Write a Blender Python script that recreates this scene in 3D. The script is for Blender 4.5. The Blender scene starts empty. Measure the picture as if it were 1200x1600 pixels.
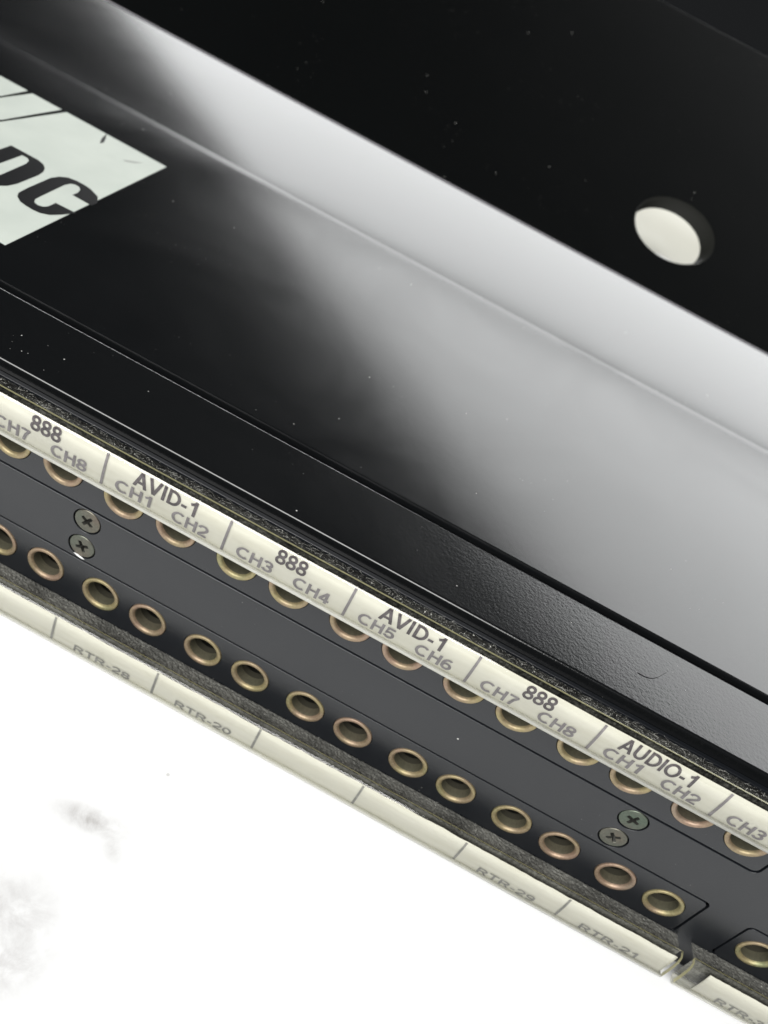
import bpy, bmesh, math, random
from mathutils import Vector, Matrix, noise

# ------------------------------------------------------------------ camera, world, light
MM = 0.001
sc = bpy.context.scene
col = sc.collection

cam_data = bpy.data.cameras.new("camera")
cam = bpy.data.objects.new("camera", cam_data)
col.objects.link(cam)
cam_data.sensor_fit = 'VERTICAL'
cam_data.sensor_height = 36.0
cam_data.sensor_width = 27.0
cam_data.lens = 1367.5 / 1600 * 36.0
cam_data.clip_start = 0.005
cam_data.clip_end = 50.0
CAM = Vector((-7.646, -84.324, 99.251))
rot = Matrix(((0.87853161, -0.47742722, 0.01566707),
              (0.31137331, 0.5474807, -0.77673132),
              (0.36225525, 0.68726132, 0.6296372)))
mw = rot.to_4x4()
mw.translation = CAM * MM
cam.matrix_world = mw
cam_data.dof.use_dof = True
cam_data.dof.focus_distance = 0.117
cam_data.dof.aperture_fstop = 27.0
sc.camera = cam

world = bpy.data.worlds.new("World")
sc.world = world
world.use_nodes = True
bg = world.node_tree.nodes["Background"]
bg.inputs[0].default_value = (0.9, 0.95, 1.0, 1)
bg.inputs[1].default_value = 0.014

sc.view_settings.view_transform = 'Standard'
sc.view_settings.look = 'None'
sc.view_settings.exposure = 0.0
sc.view_settings.gamma = 1.0
sc.view_settings.use_curve_mapping = False


def area_light(name, centre, xdir, zdir, sx, sy, power, colour):
    d = bpy.data.lights.new(name, 'AREA')
    d.shape = 'RECTANGLE'
    d.size = sx
    d.size_y = sy
    d.energy = power
    d.color = colour
    o = bpy.data.objects.new(name, d)
    col.objects.link(o)
    z = Vector(zdir).normalized()          # light shines along -z
    x = Vector(xdir)
    x = (x - z * x.dot(z)).normalized()
    y = z.cross(x)
    m = Matrix((x, y, z)).transposed().to_4x4()
    m.translation = Vector(centre)
    o.matrix_world = m
    return o


# tall window behind the unit, its upper edge running on a slant (mirrored in the top cover)
D = 1.584
ed = Vector((0.8725, 0, 0.4886))
inn = Vector((0.4886, 0, -0.8725))
t0, t1, dep = -0.72, 1.25, 0.50
base = Vector((-0.117, 0, 0.585))
ctr = (base + ed * ((t0 + t1) / 2) + inn * (dep / 2)) * D + Vector((-0.0076, 0, -0.055))
ctr.y = D - 0.084
area_light("window_light", ctr, ed, (0, 1, 0), (t1 - t0) * D, dep * D,
           4.6 * math.pi * (t1 - t0) * D * dep * D, (0.985, 1.0, 1.0))
# large soft lamp above and in front
fc = Vector((-0.25, -0.85, 0.80))
area_light("front_softbox", fc, (1, 0, 0), fc - Vector((0, 0.0, 0)), 1.0, 0.7, 28.0, (1.0, 0.99, 0.97))


# ------------------------------------------------------------------ node helpers and materials
def new_mat(name):
    m = bpy.data.materials.new(name)
    m.use_nodes = True
    nt = m.node_tree
    for n in list(nt.nodes):
        nt.nodes.remove(n)
    out = nt.nodes.new('ShaderNodeOutputMaterial')
    return m, nt, out


def nd(nt, typ, **kw):
    n = nt.nodes.new(typ)
    for k, v in kw.items():
        if k.startswith('i_'):
            key = k[2:]
            key = int(key) if key.isdigit() else key.replace('_', ' ')
            n.inputs[key].default_value = v
        else:
            setattr(n, k, v)
    return n


def ramp(nt, stops, interp='LINEAR'):
    n = nt.nodes.new('ShaderNodeValToRGB')
    n.color_ramp.interpolation = interp
    els = n.color_ramp.elements
    while len(els) < len(stops):
        els.new(0.5)
    for e, (p, c) in zip(els, stops):
        e.position = p
        e.color = c if len(c) == 4 else (*c, 1)
    return n


def g(v):
    return (v, v, v, 1)


def specks(nt, coord, scale, keep, size):
    """mask of tiny dust flecks: 1 inside a fleck"""
    v = nd(nt, 'ShaderNodeTexVoronoi', i_Scale=scale)
    nt.links.new(coord, v.inputs['Vector'])
    sep = nd(nt, 'ShaderNodeSeparateColor')
    nt.links.new(v.outputs['Color'], sep.inputs[0])
    k = nd(nt, 'ShaderNodeMath', operation='LESS_THAN', i_1=keep)
    nt.links.new(sep.outputs[0], k.inputs[0])
    sz = nd(nt, 'ShaderNodeMath', operation='MULTIPLY', i_1=size)
    nt.links.new(sep.outputs[1], sz.inputs[0])
    d = nd(nt, 'ShaderNodeMath', operation='LESS_THAN')
    nt.links.new(v.outputs['Distance'], d.inputs[0])
    nt.links.new(sz.outputs[0], d.inputs[1])
    m = nd(nt, 'ShaderNodeMath', operation='MULTIPLY')
    nt.links.new(k.outputs[0], m.inputs[0])
    nt.links.new(d.outputs[0], m.inputs[1])
    return m.outputs[0]


def paint(name, base, rough, bump=0.0, bscale=1500, dust=0.1, smear=0.06, spec=0.5, dsize=0.055, dscale=420):
    m, nt, out = new_mat(name)
    b = nd(nt, 'ShaderNodeBsdfPrincipled')
    b.inputs['Specular IOR Level'].default_value = spec
    tc = nd(nt, 'ShaderNodeTexCoord')
    co = tc.outputs['Object']
    # dust
    big = specks(nt, co, dscale, dust, dsize)
    fine = specks(nt, co, dscale * 3.4, 0.35, 0.11)
    cn = nd(nt, 'ShaderNodeTexNoise', i_Scale=70.0, i_Detail=3.0)
    nt.links.new(co, cn.inputs['Vector'])
    cr = ramp(nt, [(0.52, g(0)), (0.66, g(0.55))])
    nt.links.new(cn.outputs['Fac'], cr.inputs[0])
    fm = nd(nt, 'ShaderNodeMath', operation='MULTIPLY')
    nt.links.new(fine, fm.inputs[0])
    nt.links.new(cr.outputs[0], fm.inputs[1])
    mxn = nd(nt, 'ShaderNodeMath', operation='MAXIMUM')
    nt.links.new(big, mxn.inputs[0])
    nt.links.new(fm.outputs[0], mxn.inputs[1])
    mask = mxn.outputs[0]
    mix = nd(nt, 'ShaderNodeMixRGB', i_Color1=(*base, 1), i_Color2=(0.42, 0.42, 0.40, 1))
    nt.links.new(mask, mix.inputs[0])
    nt.links.new(mix.outputs[0], b.inputs['Base Color'])
    # roughness smears
    n = nd(nt, 'ShaderNodeTexNoise', i_Scale=32.0, i_Detail=5.0, i_Roughness=0.6, i_Distortion=0.8)
    nt.links.new(co, n.inputs['Vector'])
    mr = nd(nt, 'ShaderNodeMapRange', i_3=rough - smear, i_4=rough + smear)
    mr.inputs[1].default_value = 0.3
    mr.inputs[2].default_value = 0.7
    nt.links.new(n.outputs['Fac'], mr.inputs[0])
    ra = nd(nt, 'ShaderNodeMath', operation='ADD')
    nt.links.new(mr.outputs[0], ra.inputs[0])
    dm = nd(nt, 'ShaderNodeMath', operation='MULTIPLY', i_1=0.5)
    nt.links.new(mask, dm.inputs[0])
    nt.links.new(dm.outputs[0], ra.inputs[1])
    nt.links.new(ra.outputs[0], b.inputs['Roughness'])
    if bump:
        n2 = nd(nt, 'ShaderNodeTexNoise', i_Scale=float(bscale), i_Detail=3.0, i_Roughness=0.55)
        nt.links.new(co, n2.inputs['Vector'])
        bp = nd(nt, 'ShaderNodeBump', i_Strength=bump, i_Distance=0.0001)
        nt.links.new(n2.outputs['Fac'], bp.inputs['Height'])
        nt.links.new(bp.outputs[0], b.inputs['Normal'])
    nt.links.new(b.outputs[0], out.inputs[0])
    return m


def plain(name, base, rough=0.5, metal=0.0, spec=0.5):
    m, nt, out = new_mat(name)
    b = nd(nt, 'ShaderNodeBsdfPrincipled')
    b.inputs['Base Color'].default_value = (*base, 1)
    b.inputs['Roughness'].default_value = rough
    b.inputs['Metallic'].default_value = metal
    b.inputs['Specular IOR Level'].default_value = spec
    nt.links.new(b.outputs[0], out.inputs[0])
    return m


M = {}
M['cover'] = paint('black_satin_cover', (0.0045, 0.005, 0.0055), 0.165, bump=0.03, bscale=900, dust=0.22, smear=0.028, spec=0.54)
M['cover_rear'] = paint('black_gloss_rear_cover', (0.0045, 0.005, 0.0055), 0.12, bump=0.02, bscale=900, dust=0.25, smear=0.012, spec=0.36)
M['flange'] = paint('black_textured_flange', (0.005, 0.0055, 0.006), 0.165, bump=0.15, bscale=2300, dust=0.35, smear=0.02)
M['panel'] = paint('black_front_panel', (0.0075, 0.0088, 0.0112), 0.34, bump=0.12, bscale=2500, dust=0.2, smear=0.06, spec=0.6, dsize=0.07)
M['rear'] = paint('black_matt_plate', (0.0028, 0.0032, 0.0033), 0.4, bump=0.1, bscale=1800, dust=0.18, smear=0.03, spec=0.035, dsize=0.06)
M['rim'] = plain('black_hole_rim', (0.009, 0.0095, 0.008), 0.6, 0.0, 0.2)
M['dark'] = plain('gap_shade_black', (0.004, 0.004, 0.004), 0.8, 0.0, 0.1)
M['highlight'] = plain('edge_highlight', (0.4, 0.39, 0.42), 0.5, 0.0)  # pale tone that paints the bright line of light on the plate edge

# logo print
def print_white():
    m, nt, out = new_mat('printed_white')
    b = nd(nt, 'ShaderNodeBsdfPrincipled', i_Roughness=0.45)
    tc = nd(nt, 'ShaderNodeTexCoord')
    n = nd(nt, 'ShaderNodeTexNoise', i_Scale=120.0, i_Detail=5.0)
    nt.links.new(tc.outputs['Object'], n.inputs['Vector'])
    r = ramp(nt, [(0.3, (0.50, 0.545, 0.50)), (0.7, (0.56, 0.605, 0.555))])
    nt.links.new(n.outputs['Fac'], r.inputs[0])
    nt.links.new(r.outputs[0], b.inputs['Base Color'])
    nt.links.new(b.outputs[0], out.inputs[0])
    return m
M['print'] = print_white()
M['printblack'] = plain('printed_black', (0.005, 0.005, 0.006), 0.4)
M['scratch'] = plain('grey_scratch', (0.36, 0.38, 0.36), 0.5)

# paper inserts
def paper():
    m, nt, out = new_mat('label_paper')
    b = nd(nt, 'ShaderNodeBsdfPrincipled', i_Roughness=0.6)
    b.inputs['Specular IOR Level'].default_value = 0.2
    tc = nd(nt, 'ShaderNodeTexCoord')
    n = nd(nt, 'ShaderNodeTexNoise', i_Scale=1.0, i_Detail=6.0, i_Roughness=0.6)
    mp = nd(nt, 'ShaderNodeMapping')
    mp.inputs['Scale'].default_value = (60, 300, 500)
    nt.links.new(tc.outputs['Object'], mp.inputs[0])
    nt.links.new(mp.outputs[0], n.inputs['Vector'])
    r = ramp(nt, [(0.25, (0.55, 0.54, 0.46)), (0.5, (0.615, 0.61, 0.545)), (0.8, (0.65, 0.645, 0.59))])
    nt.links.new(n.outputs['Fac'], r.inputs[0])
    nt.links.new(r.outputs[0], b.inputs['Base Color'])
    nt.links.new(b.outputs[0], out.inputs[0])
    return m
M['paper'] = paper()

def ink(name, c0, c1):
    m, nt, out = new_mat(name)
    b = nd(nt, 'ShaderNodeBsdfPrincipled', i_Roughness=0.6)
    b.inputs['Specular IOR Level'].default_value = 0.2
    tc = nd(nt, 'ShaderNodeTexCoord')
    n = nd(nt, 'ShaderNodeTexNoise', i_Scale=900.0, i_Detail=4.0)
    nt.links.new(tc.outputs['Object'], n.inputs['Vector'])
    r = ramp(nt, [(0.3, c0), (0.75, c1)])
    nt.links.new(n.outputs['Fac'], r.inputs[0])
    nt.links.new(r.outputs[0], b.inputs['Base Color'])
    nt.links.new(b.outputs[0], out.inputs[0])
    return m
M['ink'] = ink('dark_ink', (0.06, 0.052, 0.058), (0.13, 0.115, 0.125))
M['inkgrey'] = ink('grey_ink', (0.18, 0.168, 0.182), (0.27, 0.255, 0.272))
M['inkfaint'] = ink('faint_ink', (0.17, 0.17, 0.165), (0.30, 0.30, 0.285))

# clear plastic: a thin transparent sheet with surface reflection
def clear(name, tint, ior=1.47, haze=0.0):
    m, nt, out = new_mat(name)
    tr = nd(nt, 'ShaderNodeBsdfTransparent', i_Color=(*tint, 1))
    gl = nd(nt, 'ShaderNodeBsdfGlossy', i_Roughness=0.06)
    fr = nd(nt, 'ShaderNodeFresnel', i_IOR=ior)
    mx = nd(nt, 'ShaderNodeMixShader')
    nt.links.new(fr.outputs[0], mx.inputs[0])
    nt.links.new(tr.outputs[0], mx.inputs[1])
    nt.links.new(gl.outputs[0], mx.inputs[2])
    last = mx
    if haze:
        df = nd(nt, 'ShaderNodeBsdfTranslucent', i_Color=(0.9, 0.9, 0.84, 1))
        d2 = nd(nt, 'ShaderNodeBsdfDiffuse', i_Color=(0.9, 0.9, 0.85, 1))
        a = nd(nt, 'ShaderNodeMixShader', i_0=0.5)
        nt.links.new(df.outputs[0], a.inputs[1])
        nt.links.new(d2.outputs[0], a.inputs[2])
        m2 = nd(nt, 'ShaderNodeMixShader', i_0=haze)
        nt.links.new(mx.outputs[0], m2.inputs[1])
        nt.links.new(a.outputs[0], m2.inputs[2])
        last = m2
    nt.links.new(last.outputs[0], out.inputs[0])
    return m
M['clear'] = clear('clear_acrylic', (0.975, 0.975, 0.955))
M['lip'] = clear('lip_light_haze', (0.93, 0.93, 0.88), haze=0.6)  # white haze painted into the clear lip for the light it catches
M['yedge'] = clear('yellowed_cut_edge', (0.9, 0.86, 0.55), haze=0.85)
M['yedge'].node_tree.nodes['Diffuse BSDF'].inputs[0].default_value = (0.80, 0.76, 0.47, 1)
M['yedge'].node_tree.nodes['Translucent BSDF'].inputs[0].default_value = (0.80, 0.76, 0.47, 1)

# zinc / yellow chromate plating
def chromate(name, stops, rough, dirt=0.0):
    m, nt, out = new_mat(name)
    b = nd(nt, 'ShaderNodeBsdfPrincipled', i_Metallic=0.85, i_Roughness=rough)
    tc = nd(nt, 'ShaderNodeTexCoord')
    oi = nd(nt, 'ShaderNodeObjectInfo')
    add = nd(nt, 'ShaderNodeVectorMath', operation='MULTIPLY_ADD')
    add.inputs[1].default_value = (1, 1, 1)
    sc_ = nd(nt, 'ShaderNodeVectorMath', operation='SCALE')
    sc_.inputs['Scale'].default_value = 1.0
    nt.links.new(oi.outputs['Location'], sc_.inputs[0])
    nt.links.new(tc.outputs['Object'], add.inputs[0])
    nt.links.new(sc_.outputs[0], add.inputs[2])
    n = nd(nt, 'ShaderNodeTexNoise', i_Scale=170.0, i_Detail=3.0, i_Roughness=0.5)
    nt.links.new(add.outputs[0], n.inputs['Vector'])
    rr = nd(nt, 'ShaderNodeMath', operation='MULTIPLY_ADD', i_1=0.30)
    nt.links.new(oi.outputs['Random'], rr.inputs[0])
    sh = nd(nt, 'ShaderNodeMath', operation='SUBTRACT', i_1=0.15)
    nt.links.new(n.outputs['Fac'], sh.inputs[0])
    nt.links.new(sh.outputs[0], rr.inputs[2])
    r = ramp(nt, stops)
    nt.links.new(rr.outputs[0], r.inputs[0])
    n2 = nd(nt, 'ShaderNodeTexNoise', i_Scale=2600.0, i_Detail=3.0)
    nt.links.new(add.outputs[0], n2.inputs['Vector'])
    r2 = ramp(nt, [(0.3, g(0.75)), (0.7, g(1.0))])
    nt.links.new(n2.outputs['Fac'], r2.inputs[0])
    mu = nd(nt, 'ShaderNodeMixRGB', blend_type='MULTIPLY', i_0=1.0)
    nt.links.new(r.outputs[0], mu.inputs[1])
    nt.links.new(r2.outputs[0], mu.inputs[2])
    nt.links.new(mu.outputs[0], b.inputs['Base Color'])
    bp = nd(nt, 'ShaderNodeBump', i_Strength=0.15, i_Distance=0.0001)
    nt.links.new(n2.outputs['Fac'], bp.inputs['Height'])
    nt.links.new(bp.outputs[0], b.inputs['Normal'])
    nt.links.new(b.outputs[0], out.inputs[0])
    return m
CH = [(0.18, (0.28, 0.29, 0.155)), (0.36, (0.345, 0.29, 0.155)), (0.50, (0.32, 0.25, 0.16)),
      (0.66, (0.335, 0.235, 0.17)), (0.84, (0.315, 0.265, 0.20))]
M['eyelet'] = chromate('chromated_eyelet', CH, 0.5)
M['eyelet'].node_tree.nodes['Principled BSDF'].inputs['Metallic'].default_value = 0.6
M['bore'] = chromate('dirty_bore', [(0.2, (0.21, 0.20, 0.13)), (0.8, (0.27, 0.245, 0.18))], 0.6)
M['bore'] = plain('black_jack_body', (0.016, 0.016, 0.013), 0.7, 0.0, 0.3)
M['sleeve'] = chromate('dirty_shaded_sleeve', [(0.2, (0.078, 0.076, 0.05)), (0.5, (0.095, 0.088, 0.058)), (0.8, (0.105, 0.09, 0.063))], 0.6)  # olive dirt, darkened further to paint the shade inside the jack
M['sleeve'].node_tree.nodes['Principled BSDF'].inputs['Metallic'].default_value = 0.3
M['bore_shade'] = plain('bore_shade_band', (0.028, 0.026, 0.018), 0.8, 0.0, 0.2)  # in-between dark tone, painted to grade the bore's shade with depth
M['zinc'] = chromate('zinc_screw', [(0.2, (0.115, 0.15, 0.115)), (0.45, (0.145, 0.145, 0.12)), (0.6, (0.165, 0.145, 0.115)), (0.8, (0.165, 0.125, 0.118))], 0.42)
M['mark'] = plain('glossy_white_mark', (0.9, 0.9, 0.9), 0.2, 0.3)

def foam_mat(name, stops):
    m, nt, out = new_mat(name)
    b = nd(nt, 'ShaderNodeBsdfPrincipled', i_Roughness=0.95)
    b.inputs['Specular IOR Level'].default_value = 0.1
    tc = nd(nt, 'ShaderNodeTexCoord')
    n = nd(nt, 'ShaderNodeTexNoise', i_Scale=2600.0, i_Detail=5.0, i_Roughness=0.7)
    nt.links.new(tc.outputs['Object'], n.inputs['Vector'])
    n2 = nd(nt, 'ShaderNodeTexNoise', i_Scale=160.0, i_Detail=2.0)
    nt.links.new(tc.outputs['Object'], n2.inputs['Vector'])
    ad = nd(nt, 'ShaderNodeMath', operation='MULTIPLY_ADD', i_1=0.5)
    nt.links.new(n2.outputs['Fac'], ad.inputs[0])
    nt.links.new(n.outputs['Fac'], ad.inputs[2])
    r = ramp(nt, stops)
    nt.links.new(ad.outputs[0], r.inputs[0])
    nt.links.new(r.outputs[0], b.inputs['Base Color'])
    nt.links.new(b.outputs[0], out.inputs[0])
    return m
M['foam'] = foam_mat('dusty_black_foam', [(0.6, (0.006, 0.006, 0.006)), (0.78, (0.04, 0.04, 0.037)), (0.98, (0.13, 0.13, 0.12))])
M['foamgrey'] = foam_mat('grey_dusty_foam', [(0.5, (0.04, 0.04, 0.037)), (0.75, (0.115, 0.115, 0.106)), (1.0, (0.22, 0.22, 0.20))])
M['lint'] = plain('grey_lint', (0.42, 0.42, 0.39), 0.9, 0, 0.1)

def table_mat():
    m, nt, out = new_mat('white_table')
    b = nd(nt, 'ShaderNodeBsdfPrincipled', i_Roughness=0.55)
    b.inputs['Specular IOR Level'].default_value = 0.3
    geo = nd(nt, 'ShaderNodeNewGeometry')
    pos = geo.outputs['Position']
    total = None
    # soiled patches rubbed into the table top: centre, radii (mm), strength
    for (cx, cy, rx, ry, rz, st) in ((-25.2, -25.6, 7.0, 2.3, 0.12, 1.25), (-20.5, -27.5, 3.0, 1.6, -0.7, 0.7), (-26.0, -41.0, 9.0, 6.5, -0.5, 0.8), (-23.5, -47.0, 6.0, 4.0, 0.2, 0.8)):
        mp = nd(nt, 'ShaderNodeMapping', vector_type='TEXTURE')
        mp.inputs['Location'].default_value = (cx * MM, cy * MM, -22.3 * MM)
        mp.inputs['Rotation'].default_value = (0, 0, rz)
        mp.inputs['Scale'].default_value = (rx * MM, ry * MM, 1)
        nt.links.new(pos, mp.inputs[0])
        gr = nd(nt, 'ShaderNodeTexGradient', gradient_type='SPHERICAL')
        nt.links.new(mp.outputs[0], gr.inputs[0])
        k = nd(nt, 'ShaderNodeMath', operation='MULTIPLY', i_1=st)
        nt.links.new(gr.outputs['Fac'], k.inputs[0])
        if total is None:
            total = k.outputs[0]
        else:
            a = nd(nt, 'ShaderNodeMath', operation='ADD')
            nt.links.new(total, a.inputs[0])
            nt.links.new(k.outputs[0], a.inputs[1])
            total = a.outputs[0]
    n = nd(nt, 'ShaderNodeTexNoise', i_Scale=230.0, i_Detail=8.0, i_Roughness=0.66, i_Distortion=0.3)
    nt.links.new(pos, n.inputs['Vector'])
    rn = ramp(nt, [(0.34, g(0)), (0.68, g(1))])
    nt.links.new(n.outputs['Fac'], rn.inputs[0])
    mu = nd(nt, 'ShaderNodeMath', operation='MULTIPLY')
    nt.links.new(total, mu.inputs[0])
    nt.links.new(rn.outputs[0], mu.inputs[1])
    mu2 = nd(nt, 'ShaderNodeMath', operation='MULTIPLY', i_1=1.1, use_clamp=True)
    nt.links.new(mu.outputs[0], mu2.inputs[0])
    sp = specks(nt, pos, 90.0, 0.3, 0.05)
    mxx = nd(nt, 'ShaderNodeMath', operation='MAXIMUM')
    nt.links.new(mu2.outputs[0], mxx.inputs[0])
    spm = nd(nt, 'ShaderNodeMath', operation='MULTIPLY', i_1=0.6)
    nt.links.new(sp, spm.inputs[0])
    nt.links.new(spm.outputs[0], mxx.inputs[1])
    mix = nd(nt, 'ShaderNodeMixRGB', i_Color1=(0.85, 0.86, 0.87, 1), i_Color2=(0.46, 0.45, 0.445, 1))
    nt.links.new(mxx.outputs[0], mix.inputs[0])
    nt.links.new(mix.outputs[0], b.inputs['Base Color'])
    nt.links.new(b.outputs[0], out.inputs[0])
    return m
M['table'] = table_mat()


# ------------------------------------------------------------------ mesh helpers
def link(o, parent=None):
    col.objects.link(o)
    if parent is not None:
        o.parent = parent
    return o


def obj_from_bm(name, bm, mats, parent=None, smooth=False):
    bm.normal_update()
    me = bpy.data.meshes.new(name)
    bm.to_mesh(me)
    bm.free()
    for m in (mats if isinstance(mats, (list, tuple)) else [mats]):
        me.materials.append(m)
    if smooth:
        for p in me.polygons:
            p.use_smooth = True
    return link(bpy.data.objects.new(name, me), parent)


def V(x, y, z):
    return Vector((x * MM, y * MM, z * MM))


def add_box(bm, x0, x1, y0, y1, z0, z1, mat=0, bevel=0.0, seg=2):
    vs = [bm.verts.new(V(x, y, z)) for x in (x0, x1) for y in (y0, y1) for z in (z0, z1)]
    idx = ((0, 1, 3, 2), (4, 6, 7, 5), (0, 4, 5, 1), (2, 3, 7, 6), (0, 2, 6, 4), (1, 5, 7, 3))
    fs = [bm.faces.new([vs[i] for i in f]) for f in idx]
    for f in fs:
        f.material_index = mat
    if bevel:
        es = list({e for f in fs for e in f.edges})
        bmesh.ops.bevel(bm, geom=es, offset=bevel * MM, segments=seg, profile=0.6, affect='EDGES')


def curve_plate(name, loops, thick, mat, parent, bevel=0.0, mtx=None, smooth=False):
    """plate cut from a 2-D outline with holes; local XY in mm, front face at local z=0, body towards -z"""
    cu = bpy.data.curves.new(name, 'CURVE')
    cu.dimensions = '2D'
    cu.fill_mode = 'BOTH'
    cu.extrude = (thick / 2 - bevel) * MM
    cu.bevel_depth = bevel * MM
    cu.bevel_resolution = 2
    cu.offset = -bevel * MM
    for lp in loops:
        s = cu.splines.new('POLY')
        s.points.add(len(lp) - 1)
        for p, (a, b) in zip(s.points, lp):
            p.co = (a * MM, b * MM, 0, 1)
        s.use_cyclic_u = True
    tmp = bpy.data.objects.new(name, cu)
    me = bpy.data.meshes.new_from_object(tmp)
    bpy.data.objects.remove(tmp)
    bpy.data.curves.remove(cu)
    me.transform(Matrix.Translation((0, 0, -thick / 2 * MM)))
    if mtx is not None:
        me.transform(mtx)
    me.materials.clear()
    me.materials.append(mat)
    for p in me.polygons:
        p.material_index = 0
        p.use_smooth = False
    me.name = name
    return link(bpy.data.objects.new(name, me), parent)


def rrect(x0, x1, z0, z1, r, n=6):
    pts = []
    for cx, cz, a in ((x1 - r, z1 - r, 0), (x0 + r, z1 - r, 90), (x0 + r, z0 + r, 180), (x1 - r, z0 + r, 270)):
        for i in range(n + 1):
            t = math.radians(a + 90 * i / n)
            pts.append((cx + r * math.cos(t), cz + r * math.sin(t)))
    return pts


def circle(cx, cz, r, n=48):
    return [(cx + r * math.cos(2 * math.pi * i / n), cz + r * math.sin(2 * math.pi * i / n)) for i in range(n)]


# plate drawn in (x, z) standing upright with its face towards -y at y = y0
def upright(y0):
    return Matrix(((1, 0, 0, 0), (0, 0, -1, y0 * MM), (0, 1, 0, 0), (0, 0, 0, 1)))


def empty(name, loc=(0, 0, 0), parent=None):
    o = bpy.data.objects.new(name, None)
    o.empty_display_size = 0.01
    o.location = V(*loc)
    return link(o, parent)


# ------------------------------------------------------------------ the table
TZ = -22.3
bm = bmesh.new()
add_box(bm, -700, 700, -600, 900, TZ - 30, TZ, bevel=3)
table = obj_from_bm('table', bm, M['table'])
table['kind'] = 'structure'
table['label'] = 'white table top with faint grey smudges under the patch panel'
table['category'] = 'table'

# ------------------------------------------------------------------ the patch panel
bay = empty('patch_panel', (-10.9, 0, TZ))
bay['label'] = 'black rack-mount audio patch panel with two rows of jacks and white channel labels'
bay['category'] = 'patch panel'
OFF = bay.location.copy()
XL, XR = -252.0, 230.0
ZTOP = 22.18
GX0, GX1, MP = -82.7, 60.95, 150.5      # one jack module, and the step to the next
PITCH, GAP, X0 = 18.0, 8.31, -78.15     # jack pairs in a module


def adopt(o):
    """meshes are modelled in world millimetres: shift into the parent's frame"""
    o.data.transform(Matrix.Translation(-OFF))
    return o


def part(name, bm, mats, smooth=False):
    return adopt(obj_from_bm(name, bm, mats, bay, smooth))


# chassis shell: bottom, back, sides
bm = bmesh.new()
add_box(bm, XL + 20, XR - 20, 1.4, 170, TZ, TZ + 1.4)
add_box(bm, XL + 20, XR - 20, 168.6, 170, TZ + 1.5, 20.0)
add_box(bm, XL + 20, XL + 21.4, 1.4, 168.5, TZ + 1.5, 20.0)
add_box(bm, XR - 21.4, XR - 20, 1.4, 168.5, TZ + 1.5, 20.0)
part('chassis', bm, M['rear'])

# folded top flange directly behind the front panel
bm = bmesh.new()


def flange_profile():
    pts = [(14.1, 20.3), (14.1, ZTOP - 0.3), (14.0, ZTOP - 0.09), (13.75, ZTOP)]
    R = 0.45
    for i in range(6):
        a = math.radians(90 + 90 * i / 5)
        pts.append((0.75 + R + R * math.cos(a), ZTOP - R + R * math.sin(a)))
    pts += [(0.75, 14.5), (1.9, 14.5), (1.9, 20.3)]
    return pts
def extrude_profile(bm, pts, x0, x1, nx=1, mat=0, closed=True):
    rows = []
    for i in range(nx + 1):
        x = x0 + (x1 - x0) * i / nx
        rows.append([bm.verts.new(V(x, y, z)) for y, z in pts])
    n = len(pts)
    for a, b in zip(rows[:-1], rows[1:]):
        for j in range(n if closed else n - 1):
            f = bm.faces.new((a[j], a[(j + 1) % n], b[(j + 1) % n], b[j]))
            f.material_index = mat
    if closed:
        bm.faces.new(rows[0][::-1]).material_index = mat
        bm.faces.new(rows[-1]).material_index = mat
    return rows
extrude_profile(bm, flange_profile(), XL + 20, XR - 20)
bmesh.ops.recalc_face_normals(bm, faces=bm.faces)
part('top_flange', bm, M['flange'])

# top cover
bm = bmesh.new()
ZC = ZTOP - 0.05
JD = 0.032
cp = [(15.55, 20.05), (15.55, ZC - 0.35), (15.62, ZC - 0.14), (15.76, ZC - 0.03), (16.0, ZC), (86.8, ZC), (87.2, ZC - 0.004),
      (89.0, ZC - JD + 0.004), (89.3, ZC - JD - 0.002), (89.3, 20.05)]
extrude_profile(bm, cp, XL + 20, XR - 20)
bmesh.ops.recalc_face_normals(bm, faces=bm.faces)
cover = part('top_cover', bm, M['cover'])
bm = bmesh.new()
extrude_profile(bm, [(89.32, 20.05), (89.32, ZC - JD - 0.004), (89.4, ZC - JD), (170.2, ZC - JD), (170.5, ZC - 0.4), (170.5, 20.05)], XL + 20, XR - 20)
bmesh.ops.recalc_face_normals(bm, faces=bm.faces)
part('rear_cover', bm, M['cover_rear'])

# printed logo on the cover
LZ = ZTOP - 0.05 + 0.03
def flat_poly(name, loops, z, thick, mat, parent):
    o = curve_plate(name, loops, thick, mat, parent, mtx=Matrix.Translation((0, 0, z * MM)))
    return adopt(o)
logo = flat_poly('logo', [[(-102.9, 73.3), (-80.2, 73.0), (-80.0, 23.8), (-128, 24.2), (-124.0, 36.0), (-114.4, 49.5), (-105.8, 57.0)]],
                 LZ, 0.03, M['print'], bay)
logo['label'] = 'white printed logo block with black letters'
for lp in ([(-112.0, 65.3), (-110.7, 73.4), (-104.0, 73.3), (-106.2, 57.9), (-117.0, 48.6), (-119.5, 56.0)],
           [(-135, 73.8), (-111.8, 73.5), (-112.4, 66.2), (-121, 57.0), (-131, 50)]):
    adopt_ = curve_plate('stripe', [lp], 0.03, M['print'], logo, mtx=Matrix.Translation((0, 0, LZ * MM)))
    adopt(adopt_)
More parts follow.
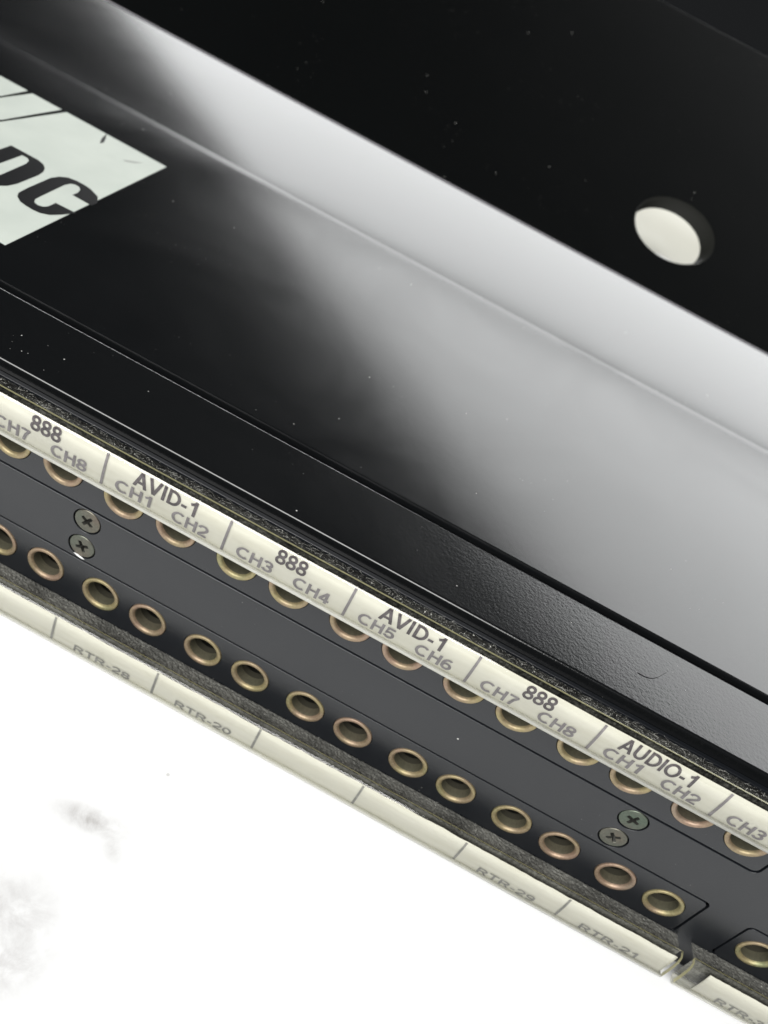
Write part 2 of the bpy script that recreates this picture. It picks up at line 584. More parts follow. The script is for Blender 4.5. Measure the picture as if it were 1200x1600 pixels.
CL = [(-79.7, 46.3), (-79.6, 48.0), (-80.8, 50.0), (-82.9, 51.1), (-84.2, 51.4), (-85.9, 51.4), (-87.4, 51.0), (-88.4, 49.8), (-88.9, 48.0), (-88.8, 41.3),
      (-88.6, 38.8), (-88.0, 37.6), (-86.7, 36.6), (-85.4, 36.3), (-84.0, 36.2), (-82.8, 36.4), (-81.6, 37.3), (-80.7, 38.9), (-80.1, 40.5),
      (-79.6, 41.7), (-83.4, 41.5), (-83.4, 39.4), (-83.8, 38.5), (-84.6, 38.2), (-85.4, 38.5), (-85.9, 39.4), (-86.0, 41.0), (-86.2, 48.2), (-85.9, 49.5),
      (-85.3, 50.0), (-84.5, 49.9), (-83.8, 49.2), (-83.45, 47.9), (-83.5, 46.4)]
DL = [(-99.3, 51.4), (-93.8, 51.4), (-92.4, 50.9), (-91.4, 49.9), (-90.8, 48.6), (-90.5, 46.8), (-90.5, 41.0), (-90.9, 38.9), (-91.8, 37.4), (-93.0, 36.6), (-94.5, 36.3), (-99.3, 36.3)]
DC = [(-96.2, 50.2), (-95.1, 50.2), (-94.4, 49.6), (-94.0, 48.2), (-93.7, 41.0), (-93.9, 39.2), (-94.6, 38.2), (-96.2, 38.0)]
ltr = []
for lps in ([CL], [DL, DC]):
    o = adopt(curve_plate('letter', lps, 0.02, M['printblack'], logo, mtx=Matrix.Translation((0, 0, (LZ + 0.02) * MM))))
o = adopt(curve_plate('print_chip', [[(-93.9, 73.4), (-92.8, 71.3), (-92.0, 69.4), (-92.2, 68.3), (-93.2, 70.5)]], 0.02, M['printblack'], logo,
                      mtx=Matrix.Translation((0, 0, (LZ + 0.02) * MM))))
o = adopt(curve_plate('scratch', [[(-86.3, 66.8), (-85.2, 68.1), (-83.5, 69.6), (-84.3, 67.8), (-85.5, 66.7)]], 0.02, M['scratch'], logo,
                      mtx=Matrix.Translation((0, 0, (LZ + 0.02) * MM))))

# tilted plate with a round hole, carried above the cover by end gussets
TAU = math.radians(24.06)
EY, EZ = 110.7, 32.16
PT = 1.0
ey = Vector((0, math.cos(TAU), math.sin(TAU)))
nn = Vector((0, -math.sin(TAU), math.cos(TAU)))
EY += nn.y * PT * 0.8
EZ += nn.z * PT * 0.8
mt = Matrix(((1, 0, 0, 0), (0, ey.y, nn.y, EY * MM), (0, ey.z, nn.z, EZ * MM), (0, 0, 0, 1)))
plate = adopt(curve_plate('tilted_plate', [[(XL + 22, 0), (XR - 22, 0), (XR - 22, 97), (XL + 22, 97)], circle(17.1, 20.4, 9.9, 72)], PT, M['rear'], bay, bevel=0.22, mtx=mt))
plate['label'] = 'tilted black plate with a round hole above the cover'
bm = bmesh.new()
rings = [[bm.verts.new(mt @ V(17.1 + zz * 0.9 + rr * math.cos(2 * math.pi * i / 72), 20.4 + zz * 1.75 + rr * math.sin(2 * math.pi * i / 72), zz)) for i in range(72)]
         for rr, zz in ((9.95, -0.02), (9.7, -0.1), (9.4, -0.5), (9.05, -1.1), (8.9, -1.4))]
for ra, rb in zip(rings[:-1], rings[1:]):
    for i in range(72):
        bm.faces.new((ra[i], ra[(i + 1) % 72], rb[(i + 1) % 72], rb[i]))
adopt(obj_from_bm('hole_rim', bm, M['rim'], plate, True))
# pale strip along the plate's lower edge, painting in its bright fringe of light
bm = bmesh.new()
w0, w1 = -0.04, 0.10
pe = [Vector((0, EY, EZ)) + ey * e - nn * d for e, d in ((w0, 0.34), (w0, PT - 0.34), (w1, PT - 0.34), (w1, 0.34))]
extrude_profile(bm, [(p.y, p.z) for p in pe], XL + 22.5, XR - 22.5)
bmesh.ops.recalc_face_normals(bm, faces=bm.faces)
adopt(obj_from_bm('edge_highlight', bm, M['highlight'], plate))
for gx in (XL + 22, XR - 24):
    bm = bmesh.new()
    low = Vector((0, EY, EZ)) - nn * PT
    hi = low + ey * 40
    extrude_profile(bm, [(112, ZTOP - 0.04), (150, ZTOP - 0.04), (hi.y, hi.z), (low.y + 2, low.z + 0.9)], gx, gx + 2)
    bmesh.ops.recalc_face_normals(bm, faces=bm.faces)
    part('gusset', bm, M['rear'])

# front panel with openings for the jack modules and countersinks for the screws
MODS = (-1, 0, 1)
def mod_rects(shrink=0.0):
    for k in MODS:
        for (z0, z1) in ((5.41, 15.6), (-15.6, -5.41)):
            yield (GX0 + k * MP + shrink, GX1 + k * MP - shrink, z0 + shrink, z1 - shrink)
SCREWS = [(-46.76 + d, z) for d in (0, 89.63, 150.5) for z in (2.82, -2.60)]
loops = [rrect(XL, XR, -22.1, 20.3, 1.0)]
loops += [rrect(a - 0.2, b + 0.2, c - 0.2, d + 0.2, 1.1) for a, b, c, d in mod_rects()]
loops += [circle(x, z, 2.26, 40) for x, z in SCREWS]
fp = adopt(curve_plate('front_panel', loops, 0.7, M['panel'], bay, bevel=0.06, mtx=upright(0.0)))
bm = bmesh.new()
add_box(bm, XL + 22, XR - 22, 1.0, 1.35, -5.9, 6.2)
part('gap_shade_strip', bm, M['dark'])  # unseen dark sheet added behind the gaps, standing in for interior shade

jack_x = [X0 + PITCH * i + s for i in range(8) for s in (0, GAP)]
for (a, b, c, d), k in zip(mod_rects(0.17), [k for k in MODS for _ in (0, 1)]):
    zc = 10.42 if c > 0 else -10.42
    lp = [rrect(a, b, c, d, 0.95)] + [circle(x + k * MP, zc, 3.22, 48) for x in jack_x]
    adopt(curve_plate('jack_module', lp, 0.7, M['panel'], bay, bevel=0.05, mtx=upright(0.03)))

# one jack: flanged eyelet with a deep bore
def lathe(bm, prof, n, mat=0):
    rings = []
    for (rr, y) in prof:
        rings.append([bm.verts.new(V(rr * math.cos(2 * math.pi * i / n), y, rr * math.sin(2 * math.pi * i / n))) for i in range(n)])
    for a, b in zip(rings[:-1], rings[1:]):
        for i in range(n):
            bm.faces.new((a[i], a[(i + 1) % n], b[(i + 1) % n], b[i])).material_index = mat
    return rings

bm = bmesh.new()
EYE = [(3.12, 0.6), (3.12, -0.04), (3.08, -0.13), (2.98, -0.17), (2.82, -0.18), (2.66, -0.16), (2.52, -0.08), (2.40, 0.08), (2.31, 0.32)]
lathe(bm, EYE, 48, 0)
lathe(bm, [(2.31, 0.32), (2.26, 0.62), (2.24, 1.0), (2.22, 1.4), (2.22, 1.8)], 48, 1)
lathe(bm, [(2.22, 1.8), (2.22, 2.9)], 48, 2)
bmesh.ops.remove_doubles(bm, verts=bm.verts, dist=1e-7)
bmesh.ops.recalc_face_normals(bm, faces=bm.faces)
for f in bm.faces:
    pass
eye_me = bpy.data.meshes.new('eyelet')
bm.to_mesh(eye_me); bm.free()
eye_me.materials.append(M['eyelet'])
eye_me.materials.append(M['sleeve'])
eye_me.materials.append(M['bore_shade'])
for p in eye_me.polygons:
    p.use_smooth = True
bm = bmesh.new()
lathe(bm, [(2.22, 2.9), (2.45, 2.95), (2.45, 5), (2.45, 9), (2.45, 14)], 40)
rg = lathe(bm, [(2.45, 14), (0.05, 14.2)], 40)
bore_me = bpy.data.meshes.new('bore')
bm.to_mesh(bore_me); bm.free()
bore_me.materials.append(M['bore'])
for p in bore_me.polygons:
    p.use_smooth = True
rnd = random.Random(5)
for k in MODS:
    for x in jack_x:
        xx = x + k * MP
        if not (-105 < xx < 110):
            continue
        for zc in (10.42, -10.42):
            j = link(bpy.data.objects.new('jack', eye_me), bay)
            j.location = V(xx, 0, zc) - OFF
            j.rotation_euler = (0, rnd.uniform(0, 6.28), 0)
            b = link(bpy.data.objects.new('bore', bore_me), j)

# phillips screws
def screw_mesh():
    bm = bmesh.new()
    n = 64
    R, L, w = 2.04, 1.06, 0.27
    def star(t):
        a = abs(((t + math.pi / 4) % (math.pi / 2)) - math.pi / 4)
        c1 = L / math.cos(a)
        c2 = w / math.sin(a) if a > 1e-6 else 1e9
        return min(c1, c2)
    def ring(fr, y):
        return [bm.verts.new(V(fr(2 * math.pi * i / n) * math.cos(2 * math.pi * i / n), y, fr(2 * math.pi * i / n) * math.sin(2 * math.pi * i / n))) for i in range(n)]
    rings = [ring(lambda t: R, 0.5), ring(lambda t: R, 0.10), ring(lambda t: R - 0.08, 0.03), ring(lambda t: (R + star(t)) / 2, 0.0),
             ring(lambda t: star(t) + 0.05, 0.0), ring(star, 0.06), ring(lambda t: star(t) * 0.62, 0.95)]
    for a, b in zip(rings[:-1], rings[1:]):
        for i in range(n):
            f = bm.faces.new((a[i], a[(i + 1) % n], b[(i + 1) % n], b[i]))
            if b is rings[-1]:
                f.material_index = 1
    f = bm.faces.new(rings[-1]); f.material_index = 1
    bmesh.ops.recalc_face_normals(bm, faces=bm.faces)
    me = bpy.data.meshes.new('screw')
    bm.to_mesh(me); bm.free()
    me.materials.append(M['zinc']); me.materials.append(M['recess'])
    return me
M['recess'] = plain('screw_recess', (0.05, 0.05, 0.045), 0.5, 0.6)
sm = screw_mesh()
angs = [35, 62, 18, 50, 10, 70]
for (x, z), a in zip(SCREWS, angs):
    s = link(bpy.data.objects.new('screw', sm), bay)
    s.location = V(x, 0.02, z) - OFF
    s.rotation_euler = (0, math.radians(a), 0)
bm = bmesh.new()
pts = [(-47.75, -4.52), (-47.2, -4.82), (-46.5, -4.95), (-45.9, -4.88), (-46.3, -4.70), (-47.0, -4.55)]
vs = [bm.verts.new(V(x, -0.08, z)) for x, z in pts]
f = bm.faces.new(vs)
ex = bmesh.ops.extrude_face_region(bm, geom=[f])
bmesh.ops.translate(bm, verts=[v for v in ex['geom'] if isinstance(v, bmesh.types.BMVert)], vec=(0, 0.0001, 0))
bmesh.ops.recalc_face_normals(bm, faces=bm.faces)
part('white_mark', bm, M['mark'])  # small glossy white mark at the lower edge of a screw

# ------------------------------------------------------------------ label strips
# outer profile of the clear holder, (y, z) relative; lower strip as measured, the upper one is the same extrusion
HOLD = [(-3.55, -13.70), (-4.05, -13.68), (-4.55, -13.85), (-4.90, -14.30), (-5.12, -15.0), (-5.28, -16.0), (-5.38, -17.2), (-5.42, -18.4), (-5.42, -19.35)]
LIP = [(-5.42, -19.35), (-5.40, -19.85), (-5.15, -20.15), (-4.70, -20.20), (-4.10, -20.10), (-3.75, -19.75), (-3.70, -19.35)]


def offset_profile(pts, d):
    out = []
    for i, p in enumerate(pts):
        a = pts[max(0, i - 1)]; b = pts[min(len(pts) - 1, i + 1)]
        tx, tz = b[0] - a[0], b[1] - a[1]
        l = math.hypot(tx, tz)
        out.append((p[0] - tz / l * d, p[1] + tx / l * d))   # inward = towards the panel
    return out


def densify(pts, n):
    L = [0]
    for a, b in zip(pts[:-1], pts[1:]):
        L.append(L[-1] + math.hypot(b[0] - a[0], b[1] - a[1]))
    out = []
    for i in range(n + 1):
        s = L[-1] * i / n
        k = max(j for j in range(len(L)) if L[j] <= s + 1e-9)
        k = min(k, len(pts) - 2)
        t = (s - L[k]) / (L[k + 1] - L[k])
        out.append((pts[k][0] + (pts[k + 1][0] - pts[k][0]) * t, pts[k][1] + (pts[k + 1][1] - pts[k][1]) * t))
    return out


PAPER_IN = densify([(-4.30, -13.75), (-4.42, -14.2), (-4.52, -14.8), (-4.62, -15.6), (-4.70, -16.6), (-4.75, -17.8), (-4.78, -20.05)], 28)


def y_on_paper(zrel, lift):
    """y of the paper front at height zrel (lower-strip frame)"""
    P = PAPER_IN
    for a, b in zip(P[:-1], P[1:]):
        if a[1] >= zrel >= b[1]:
            t = (a[1] - zrel) / max(1e-9, a[1] - b[1])
            return a[0] + (b[0] - a[0]) * t - lift
    return (P[0][0] if zrel > P[0][1] else P[-1][0]) - lift


def conform(me, dz, lift):
    """bend a flat lettering mesh (world mm, x and z used) on to the curved paper"""
    bm = bmesh.new()
    bm.from_mesh(me)
    for i in range(1, 26):
        zc = (-13.8 - i * 0.24 + dz) * MM
        bmesh.ops.bisect_plane(bm, geom=bm.verts[:] + bm.edges[:] + bm.faces[:], dist=1e-8, plane_co=(0, 0, zc), plane_no=(0, 0, 1))
    for v in bm.verts:
        v.co.y = (y_on_paper(v.co.z / MM - dz, lift) - v.co.y / MM * 0.1) * MM
    bm.to_mesh(me)
    bm.free()


def arc(cx, cy, rx, ry, a0, a1, n=18):
    return [(cx + rx * math.cos(math.radians(a0 + (a1 - a0) * i / n)), cy + ry * math.sin(math.radians(a0 + (a1 - a0) * i / n))) for i in range(n + 1)]


# stroke letters: name -> (advance, [centre lines]); cap height 1
GL = {
    'A': (0.80, [[(0.09, 0), (0.40, 0.99)], [(0.40, 0.99), (0.71, 0)], [(0.20, 0.32), (0.60, 0.32)]]),
    'V': (0.78, [[(0.08, 1), (0.39, 0.02)], [(0.39, 0.02), (0.70, 1)]]),
    'I': (0.30, [[(0.15, 0), (0.15, 1)]]),
    'D': (0.80, [[(0.16, 0), (0.16, 1)], [(0.10, 0.915), (0.34, 0.915)] + arc(0.34, 0.5, 0.36, 0.415, 85, -85) + [(0.34, 0.085), (0.10, 0.085)]]),
    '-': (0.42, [[(0.06, 0.36), (0.36, 0.36)]]),
    '1': (0.62, [[(0.40, 0), (0.40, 1)], [(0.42, 0.93), (0.30, 0.80), (0.12, 0.71)]]),
    'U': (0.80, [[(0.14, 1), (0.14, 0.38)] + arc(0.40, 0.38, 0.26, 0.295, 180, 360) + [(0.66, 0.38), (0.66, 1)]]),
    'O': (0.88, [arc(0.44, 0.5, 0.345, 0.42, 90, 450, 36)]),
    'C': (0.82, [arc(0.44, 0.5, 0.345, 0.42, 48, 312, 30)]),
    'H': (0.80, [[(0.14, 0), (0.14, 1)], [(0.66, 0), (0.66, 1)], [(0.14, 0.54), (0.66, 0.54)]]),
    '2': (0.68, [arc(0.34, 0.69, 0.235, 0.235, 175, -30) + [(0.46, 0.46), (0.12, 0.13)], [(0.08, 0.08), (0.62, 0.08)]]),
    '3': (0.68, [arc(0.32, 0.715, 0.22, 0.205, 160, -80) + [(0.24, 0.53)], [(0.24, 0.53)] + arc(0.32, 0.295, 0.24, 0.225, 85, -165)]),
    '4': (0.68, [[(0.46, 0), (0.46, 1)], [(0.45, 0.97), (0.10, 0.29)], [(0.04, 0.27), (0.66, 0.27)]]),
    '5': (0.68, [[(0.60, 0.915), (0.19, 0.915), (0.13, 0.47)] + arc(0.33, 0.335, 0.245, 0.245, 135, -160)]),
    '6': (0.68, [arc(0.34, 0.315, 0.235, 0.24, 90, 450, 28), arc(0.39, 0.5, 0.285, 0.42, 60, 205)]),
    '7': (0.68, [[(0.06, 0.915), (0.60, 0.915)], [(0.58, 0.93), (0.38, 0.55), (0.26, 0)]]),
    '8': (0.68, [arc(0.34, 0.275, 0.235, 0.205, 90, 450, 28), arc(0.34, 0.725, 0.205, 0.195, 90, 450, 28)]),
    '9': (0.68, [arc(0.34, 0.685, 0.235, 0.24, 90, 450, 28), arc(0.29, 0.5, 0.285, 0.42, -120, 25)]),
    '0': (0.68, [arc(0.34, 0.5, 0.235, 0.42, 90, 450, 36)]),
    'R': (0.82, [[(0.14, 0), (0.14, 1)], [(0.10, 0.915), (0.45, 0.915)] + arc(0.45, 0.70, 0.21, 0.215, 85, -85) + [(0.45, 0.485), (0.14, 0.485)], [(0.42, 0.48), (0.70, 0)]]),
    'T': (0.74, [[(0.37, 0), (0.37, 1)], [(0.04, 0.915), (0.70, 0.915)]]),
}


def text_mesh(txt, x0, x1, z0, z1, bold):
    """flat lettering filling the given box (mm), each stroke a ribbon"""
    bm = bmesh.new()
    adv = 0.0
    half = bold
    for ch in txt:
        w, strokes = GL[ch]
        for si, st in enumerate(strokes):
            st = [p for i, p in enumerate(st) if i == 0 or math.dist(p, st[i - 1]) > 1e-4]
            closed = math.dist(st[0], st[-1]) < 1e-3
            lv = []
            for i, p in enumerate(st):
                if closed:
                    q0 = st[i - 1] if i else st[-2]
                    q1 = st[i + 1] if i < len(st) - 1 else st[1]
                else:
                    q0 = st[max(0, i - 1)]
                    q1 = st[min(len(st) - 1, i + 1)]
                d0 = Vector((p[0] - q0[0], p[1] - q0[1])); d1 = Vector((q1[0] - p[0], q1[1] - p[1]))
                if d0.length < 1e-6: d0 = d1
                if d1.length < 1e-6: d1 = d0
                d0.normalize(); d1.normalize()
                n0 = Vector((-d0.y, d0.x)); n1 = Vector((-d1.y, d1.x))
                m = (n0 + n1)
                m = m.normalized() if m.length > 1e-3 else n0
                k = min(1.6, 1.0 / max(0.4, m.dot(n1)))
                a = (p[0] + m.x * half * k, p[1] + m.y * half * k)
                b = (p[0] - m.x * half * k, p[1] - m.y * half * k)
                lv.append((bm.verts.new((adv + a[0], si * 1e-4, a[1])), bm.verts.new((adv + b[0], si * 1e-4, b[1]))))
            for (a, b), (c, d) in zip(lv[:-1], lv[1:]):
                bm.faces.new((a, b, d, c))
        adv += w
    # trim strokes to the cap box
    for co, no in (((0, 0, 0), (0, 0, -1)), ((0, 0, 1), (0, 0, 1))):
        bmesh.ops.bisect_plane(bm, geom=bm.verts[:] + bm.edges[:] + bm.faces[:], dist=1e-6, plane_co=co, plane_no=no, clear_outer=True)
    me = bpy.data.meshes.new('lettering')
    bm.to_mesh(me)
    bm.free()
    xs = [v.co.x for v in me.vertices]
    ax, bx = min(xs), max(xs)
    for v in me.vertices:
        u = (v.co.x - ax) / (bx - ax)
        v.co = V(x0 + (x1 - x0) * u, v.co.y * 200, z0 + (z1 - z0) * v.co.z)
    return me


def label_strip(x0, x1, dz, px0, px1, paper_top, paper_bot, seps, texts, sepmat, wob=0.0, seed=1):
    root = empty('label_strip', ((x0 + x1) / 2, 0, -17 + dz), bay)
    root.location = V((x0 + x1) / 2, -4.5, -17 + dz) - OFF
    loc = V((x0 + x1) / 2, -4.5, -17 + dz)

    def own(o):
        o.data.transform(Matrix.Translation(-loc))
        return o
    # clear holder: sheet with thickness
    bm = bmesh.new()
    outer = [(y, z + dz) for y, z in densify(HOLD, 20)]
    inner = [(y, z + dz) for y, z in offset_profile(densify(HOLD, 20), 0.60)]
    n = len(outer)
    sheet = [[bm.verts.new(V(x, y, z)) for y, z in outer] for x in (x0, x1)]
    for j in range(n - 1):
        f = bm.faces.new((sheet[0][j], sheet[0][j + 1], sheet[1][j + 1], sheet[1][j]))
        f.smooth = True
    for x in (x0, x1):
        eo = [bm.verts.new(V(x, y, z)) for y, z in outer]
        ei = [bm.verts.new(V(x, y, z)) for y, z in inner]
        for j in range(n - 1):
            bm.faces.new((eo[j], eo[j + 1], ei[j + 1], ei[j])).material_index = 1
    q = [bm.verts.new(V(x, y, z)) for x, (y, z) in ((x0, outer[0]), (x1, outer[0]), (x1, (outer[0][0] + 0.02, outer[0][1] - 0.26)), (x0, (outer[0][0] + 0.02, outer[0][1] - 0.26)))]
    bm.faces.new(q).material_index = 1
    bmesh.ops.recalc_face_normals(bm, faces=bm.faces)
    own(obj_from_bm('holder', bm, [M['clear'], M['yedge']], root))
    # rolled lower lip
    bm = bmesh.new()
    lo = [(y, z + dz) for y, z in densify(LIP, 14)]
    li = [(y, z + dz) for y, z in offset_profile(densify(LIP, 14), 0.40)]
    extrude_profile(bm, lo + li[::-1], x0, x1)
    bmesh.ops.recalc_face_normals(bm, faces=bm.faces)
    for fc_ in bm.faces:
        fc_.smooth = len(fc_.verts) == 4
    own(obj_from_bm('lip', bm, M['lip'], root))
    # paper
    rn = random.Random(seed)
    bm = bmesh.new()
    nxp = int((px1 - px0) / 0.55)
    rows = []
    rag = 0.0
    for i in range(nxp + 1):
        x = px0 + (px1 - px0) * i / nxp
        rag = rag * 0.6 + rn.uniform(-1, 1) * wob
        tz = paper_top(x) + rag
        colv = []
        for k in range(31):
            z = tz + (paper_bot - tz) * k / 30
            colv.append(bm.verts.new(V(x, y_on_paper(z, 0.0) + 0.02 + 0.02 * noise.noise(Vector((x * 0.3, k * 0.15, seed))), z + dz)))
        rows.append(colv)
    for a, b in zip(rows[:-1], rows[1:]):
        for k in range(30):
            bm.faces.new((a[k], a[k + 1], b[k + 1], b[k])).smooth = True
    bmesh.ops.recalc_face_normals(bm, faces=bm.faces)
    pp = obj_from_bm('paper', bm, M['paper'], root)
    sol = pp.modifiers.new('thickness', 'SOLIDIFY')
    sol.thickness = 0.00012
    sol.offset = -1.0 if pp.data.polygons[0].normal.y < 0 else 1.0
    own(pp)
    # separators
    for sx, sw in seps:
        bm = bmesh.new()
        zt = paper_top(sx) - 0.05
        zb = paper_bot + 0.15
        vs = [bm.verts.new(V(x, 0, z + dz)) for x, z in ((sx - sw, zb), (sx + sw, zb), (sx + sw * 0.9, zt), (sx - sw * 0.9, zt))]
        bm.faces.new(vs)
        me = bpy.data.meshes.new('divider_line')
        bm.to_mesh(me); bm.free()
        conform(me, dz, 0.10)
        me.materials.append(sepmat)
        own(link(bpy.data.objects.new('divider_line', me), root))
    # lettering
    for (txt, a, b, c, d, mat, bold) in texts:
        me = text_mesh(txt, a, b, c + dz, d + dz, bold)
        conform(me, dz, 0.10)
        me.materials.append(mat)
        o = own(link(bpy.data.objects.new('lettering', me), root))
        o['label'] = 'printed lettering reading ' + txt
    return root


DZU = 35.75
up_texts = []
def cell(x, head, l, rr):
    # x: left divider; positions from the photograph's cells
    z_h0, z_h1 = 18.92 - DZU, 21.3 - DZU
    z_l0, z_l1 = 16.58 - DZU, 18.48 - DZU
    if head == '888':
        up_texts.append((head, x + 6.95, x + 11.4, z_h0, z_h1, M['ink'], 0.088))
    elif head == 'AVID-1':
        up_texts.append((head, x + 4.15, x + 13.25, z_h0, z_h1, M['ink'], 0.088))
    elif head:
        up_texts.append((head, x + 2.9, x + 13.4, z_h0, z_h1, M['ink'], 0.088))
    if l:
        up_texts.append((l, x + 1.9, x + 7.25, z_l0, z_l1, M['inkgrey'], 0.088))
    if rr:
        up_texts.append((rr, x + 10.3, x + 15.65, z_l0, z_l1, M['inkgrey'], 0.088))
US = -7.8
cell(US - 54, '888', 'CH7', 'CH8')
cell(US - 36, 'AVID-1', 'CH1', 'CH2')
cell(US - 18, '888', 'CH3', 'CH4')
cell(US, 'AVID-1', 'CH5', 'CH6')
cell(US + 18, '888', 'CH7', 'CH8')
cell(US + 36, 'AUDIO-1', 'CH1', 'CH2')
cell(US + 54, '', 'CH3', '')
s1 = label_strip(GX0, 63.0, DZU, GX0 + 0.5, 62.7, lambda x: 21.62 - DZU - 0.0015 * (x + 60), 15.95 - DZU,
                 [(US + 18 * i, 0.2) for i in range(-4, 4)], up_texts, M['inkgrey'], 0.012, 3)
s1['label'] = 'clear curved strip with white paper printed with channel names'
lo = []
LS = -10.4
def lcell(x, t):
    lo.append((t, x + 4.05, x + 14.0, -19.5, -18.08, M['inkfaint'], 0.075))
lcell(LS - 35.9, 'RTR-28'); lcell(LS - 17.9, 'RTR-20'); lcell(LS + 35.7, 'RTR-29'); lcell(LS + 53.6, 'RTR-21')
s2 = label_strip(GX0, 62.0, 0.0, GX0 + 0.5, 61.6, lambda x: -14.5, -19.85, [(LS + 17.9 * i, 0.2) for i in range(-4, 4)], lo, M['inkfaint'], 0.05, 7)
s2['label'] = 'clear curved strip with white paper below the lower jack row'
s3 = label_strip(64.0, 208.0, 0.0, 67.2, 207, lambda x: -14.5, -19.85, [], [('RTR-30', 71.0, 81.0, -19.5, -18.08, M['inkfaint'], 0.075)], M['inkfaint'], 0.05, 9)
s3['label'] = 'next clear label strip whose bare end shows its curl'

# ------------------------------------------------------------------ dusty foam behind the strips
def foam(x0, x1, ytop, ybot, z_panel, z_front, zlow, seed, mat='foam'):
    bm = bmesh.new()
    step = 0.28
    nx = int((x1 - x0) / step)
    prof = [(0.02, z_panel), (ytop * 0.25, z_panel + (z_front - z_panel) * 0.25), (ytop * 0.5, z_panel + (z_front - z_panel) * 0.5),
            (ytop * 0.75, z_panel + (z_front - z_panel) * 0.75), (ytop, z_front), (ytop - 0.02, (z_front + zlow) / 2), (ybot, zlow)]
    prof = densify(prof[:5], 12) + prof[5:]
    rows = []
    for i in range(nx + 1):
        x = x0 + (x1 - x0) * i / nx
        rr = []
        for k, (y, z) in enumerate(prof):
            p = Vector((x, y * 2, seed + z))
            nz_ = noise.noise(p * 1.7) * 0.16 + noise.noise(p * 4.5) * 0.12 + noise.noise(p * 9) * 0.08
            fade = 0 if k == 0 else 1
            rr.append(bm.verts.new(V(x, y + fade * 0.1 * noise.noise(p * 5 + Vector((9, 9, 9))), z + fade * nz_)))
        rows.append(rr)
    for a, b in zip(rows[:-1], rows[1:]):
        for k in range(len(prof) - 1):
            bm.faces.new((a[k], a[k + 1], b[k + 1], b[k]))
    bmesh.ops.recalc_face_normals(bm, faces=bm.faces)
    fo = part('foam_strip', bm, M[mat])
    return fo


def lint(name, n, region, seed):
    """loose dust grains and fibres lying on the foam and in the corner"""
    rn = random.Random(seed)
    bm = bmesh.new()
    for i in range(n):
        x, y, z = region(rn)
        if rn.random() < 0.12:
            # curled fibre
            a = rn.uniform(0, 6.28); l = rn.uniform(0.5, 1.5); cz = rn.uniform(-2.0, 2.0)
            pts = []
            px, py, pz = x, y, z
            for s in range(7):
                pts.append((px, py, pz))
                px += math.cos(a) * l / 6; py += math.sin(a) * l / 6 * 0.5; pz += rn.uniform(-0.01, 0.03)
                a += cz / 6
            w = 0.018
            prev = None
            for (px, py, pz) in pts:
                tri = [bm.verts.new(V(px + dx, py + dy, pz + dz_)) for dx, dy, dz_ in ((w, 0, 0), (-w, w, 0), (0, 0, w * 1.6))]
                if prev:
                    for q in range(3):
                        bm.faces.new((prev[q], prev[(q + 1) % 3], tri[(q + 1) % 3], tri[q]))
                prev = tri
        else:
            s = rn.uniform(0.02, 0.085) * (1.9 if rn.random() < 0.06 else 1)
            vs = [bm.verts.new(V(x + rn.uniform(-s, s), y + rn.uniform(-s, s), z + rn.uniform(-s, s))) for _ in range(4)]
            for t in ((0, 1, 2), (0, 2, 3), (0, 3, 1), (1, 3, 2)):
                bm.faces.new([vs[q] for q in t])
    o = part(name, bm, M['lint'])
    o['kind'] = 'stuff'
    return o

foam(GX0, 63.0, -3.3, -3.3, 19.9, 21.65, 16.2, 11)
foam(GX0, 62.0, -3.2, -3.2, -15.6, -14.7, -19.8, 23, 'foamgrey')
foam(64.4, 208.0, -3.2, -3.2, -15.6, -14.7, -19.8, 31, 'foamgrey')
def reg_up(rn):
    u = rn.random() ** 0.8
    return rn.uniform(-75, 63), -3.2 * u, 19.95 + 1.75 * u + 0.14
def reg_lo(rn):
    u = rn.random() ** 0.8
    return rn.uniform(-75, 62), -3.1 * u, -15.55 + 0.9 * u + 0.12
def reg_lo2(rn):
    u = rn.random() ** 0.8
    return rn.uniform(64.4, 95), -3.1 * u, -15.55 + 0.9 * u + 0.12
lint('dust', 2400, reg_up, 4)
lint('dust', 700, reg_lo, 5)
lint('dust', 150, reg_lo2, 6)

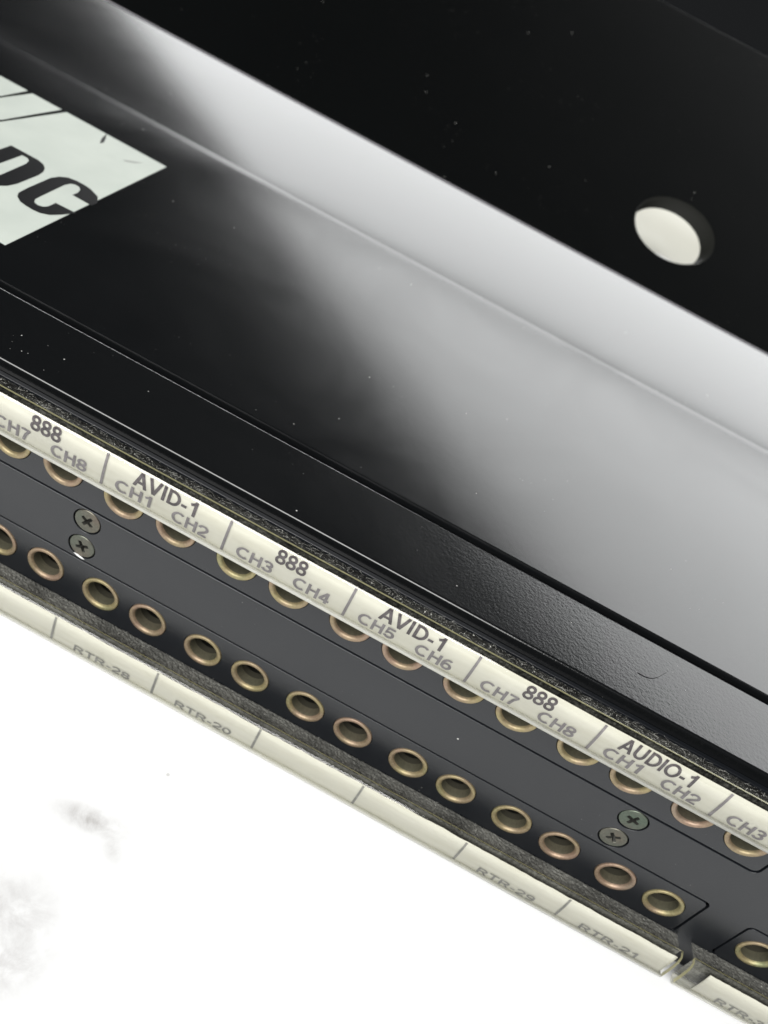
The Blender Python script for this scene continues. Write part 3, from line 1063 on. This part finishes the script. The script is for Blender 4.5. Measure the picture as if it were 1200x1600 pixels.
# ------------------------------------------------------------------ crumpled paper made up and added behind to tone the view through the hole
bm = bmesh.new()
rn = random.Random(8)
gx, gy = 22, 18
grid = []
for i in range(gx + 1):
    row = []
    for j in range(gy + 1):
        x = -60 + 190 * i / gx; y = 285 + 190 * j / gy
        p = Vector((x * 0.028, y * 0.028, 3.3))
        edge = min(i, j, gx - i, gy - j) / 3.0
        h = max(0.0, noise.noise(p * 0.8) * 11 + noise.noise(p * 1.9) * 3 + 6) * min(1.0, 0.15 + edge)
        row.append(bm.verts.new(V(x + rn.uniform(-2, 2), y + rn.uniform(-2, 2), TZ + 0.3 + h) - V(35, 380, TZ)))
    grid.append(row)
for i in range(gx):
    for j in range(gy):
        a_, b_, c_, d_ = grid[i][j], grid[i + 1][j], grid[i + 1][j + 1], grid[i][j + 1]
        if (i + j) % 2:
            bm.faces.new((a_, b_, c_)); bm.faces.new((a_, c_, d_))
        else:
            bm.faces.new((a_, b_, d_)); bm.faces.new((b_, c_, d_))
pk = obj_from_bm('added_paper', bm, plain('cream_paper', (0.86, 0.85, 0.745), 0.7, 0, 0.2), None, True)
pk.location = V(35, 380, TZ)
so = pk.modifiers.new('thickness', 'SOLIDIFY'); so.thickness = 0.0002; so.offset = 1.0
pk['label'] = 'added crumpled cream paper that tones the view through the round hole in the black plate'
pk['category'] = 'paper'

# ------------------------------------------------------------------ a stray hair lying on the flange
def hair(name, pts, w, label):
    bm = bmesh.new()
    o0 = V(pts[0][0], pts[0][1], ZTOP)
    prev = None
    for (x, y) in pts:
        ring = [bm.verts.new(V(x + w * math.cos(a) * 0.3, y + w * math.cos(a), ZTOP + w + w * math.sin(a)) - o0) for a in (0, 1.57, 3.14, 4.71)]
        if prev:
            for q in range(4):
                bm.faces.new((prev[q], prev[(q + 1) % 4], ring[(q + 1) % 4], ring[q]))
        prev = ring
    bmesh.ops.recalc_face_normals(bm, faces=bm.faces)
    o = obj_from_bm(name, bm, plain('dark_hair', (0.012, 0.011, 0.012), 0.5, 0, 0.2), None, True)
    o.location = o0
    o['label'] = label
    o['category'] = 'hair'
hair('hair', [(31.0, 6.43), (31.69, 6.4), (32.13, 6.4), (32.75, 6.58), (33.31, 6.9), (33.86, 7.41), (34.4, 8.16), (35.29, 9.54)], 0.05, 'thin dark curved hair lying on the black flange above the channel labels')
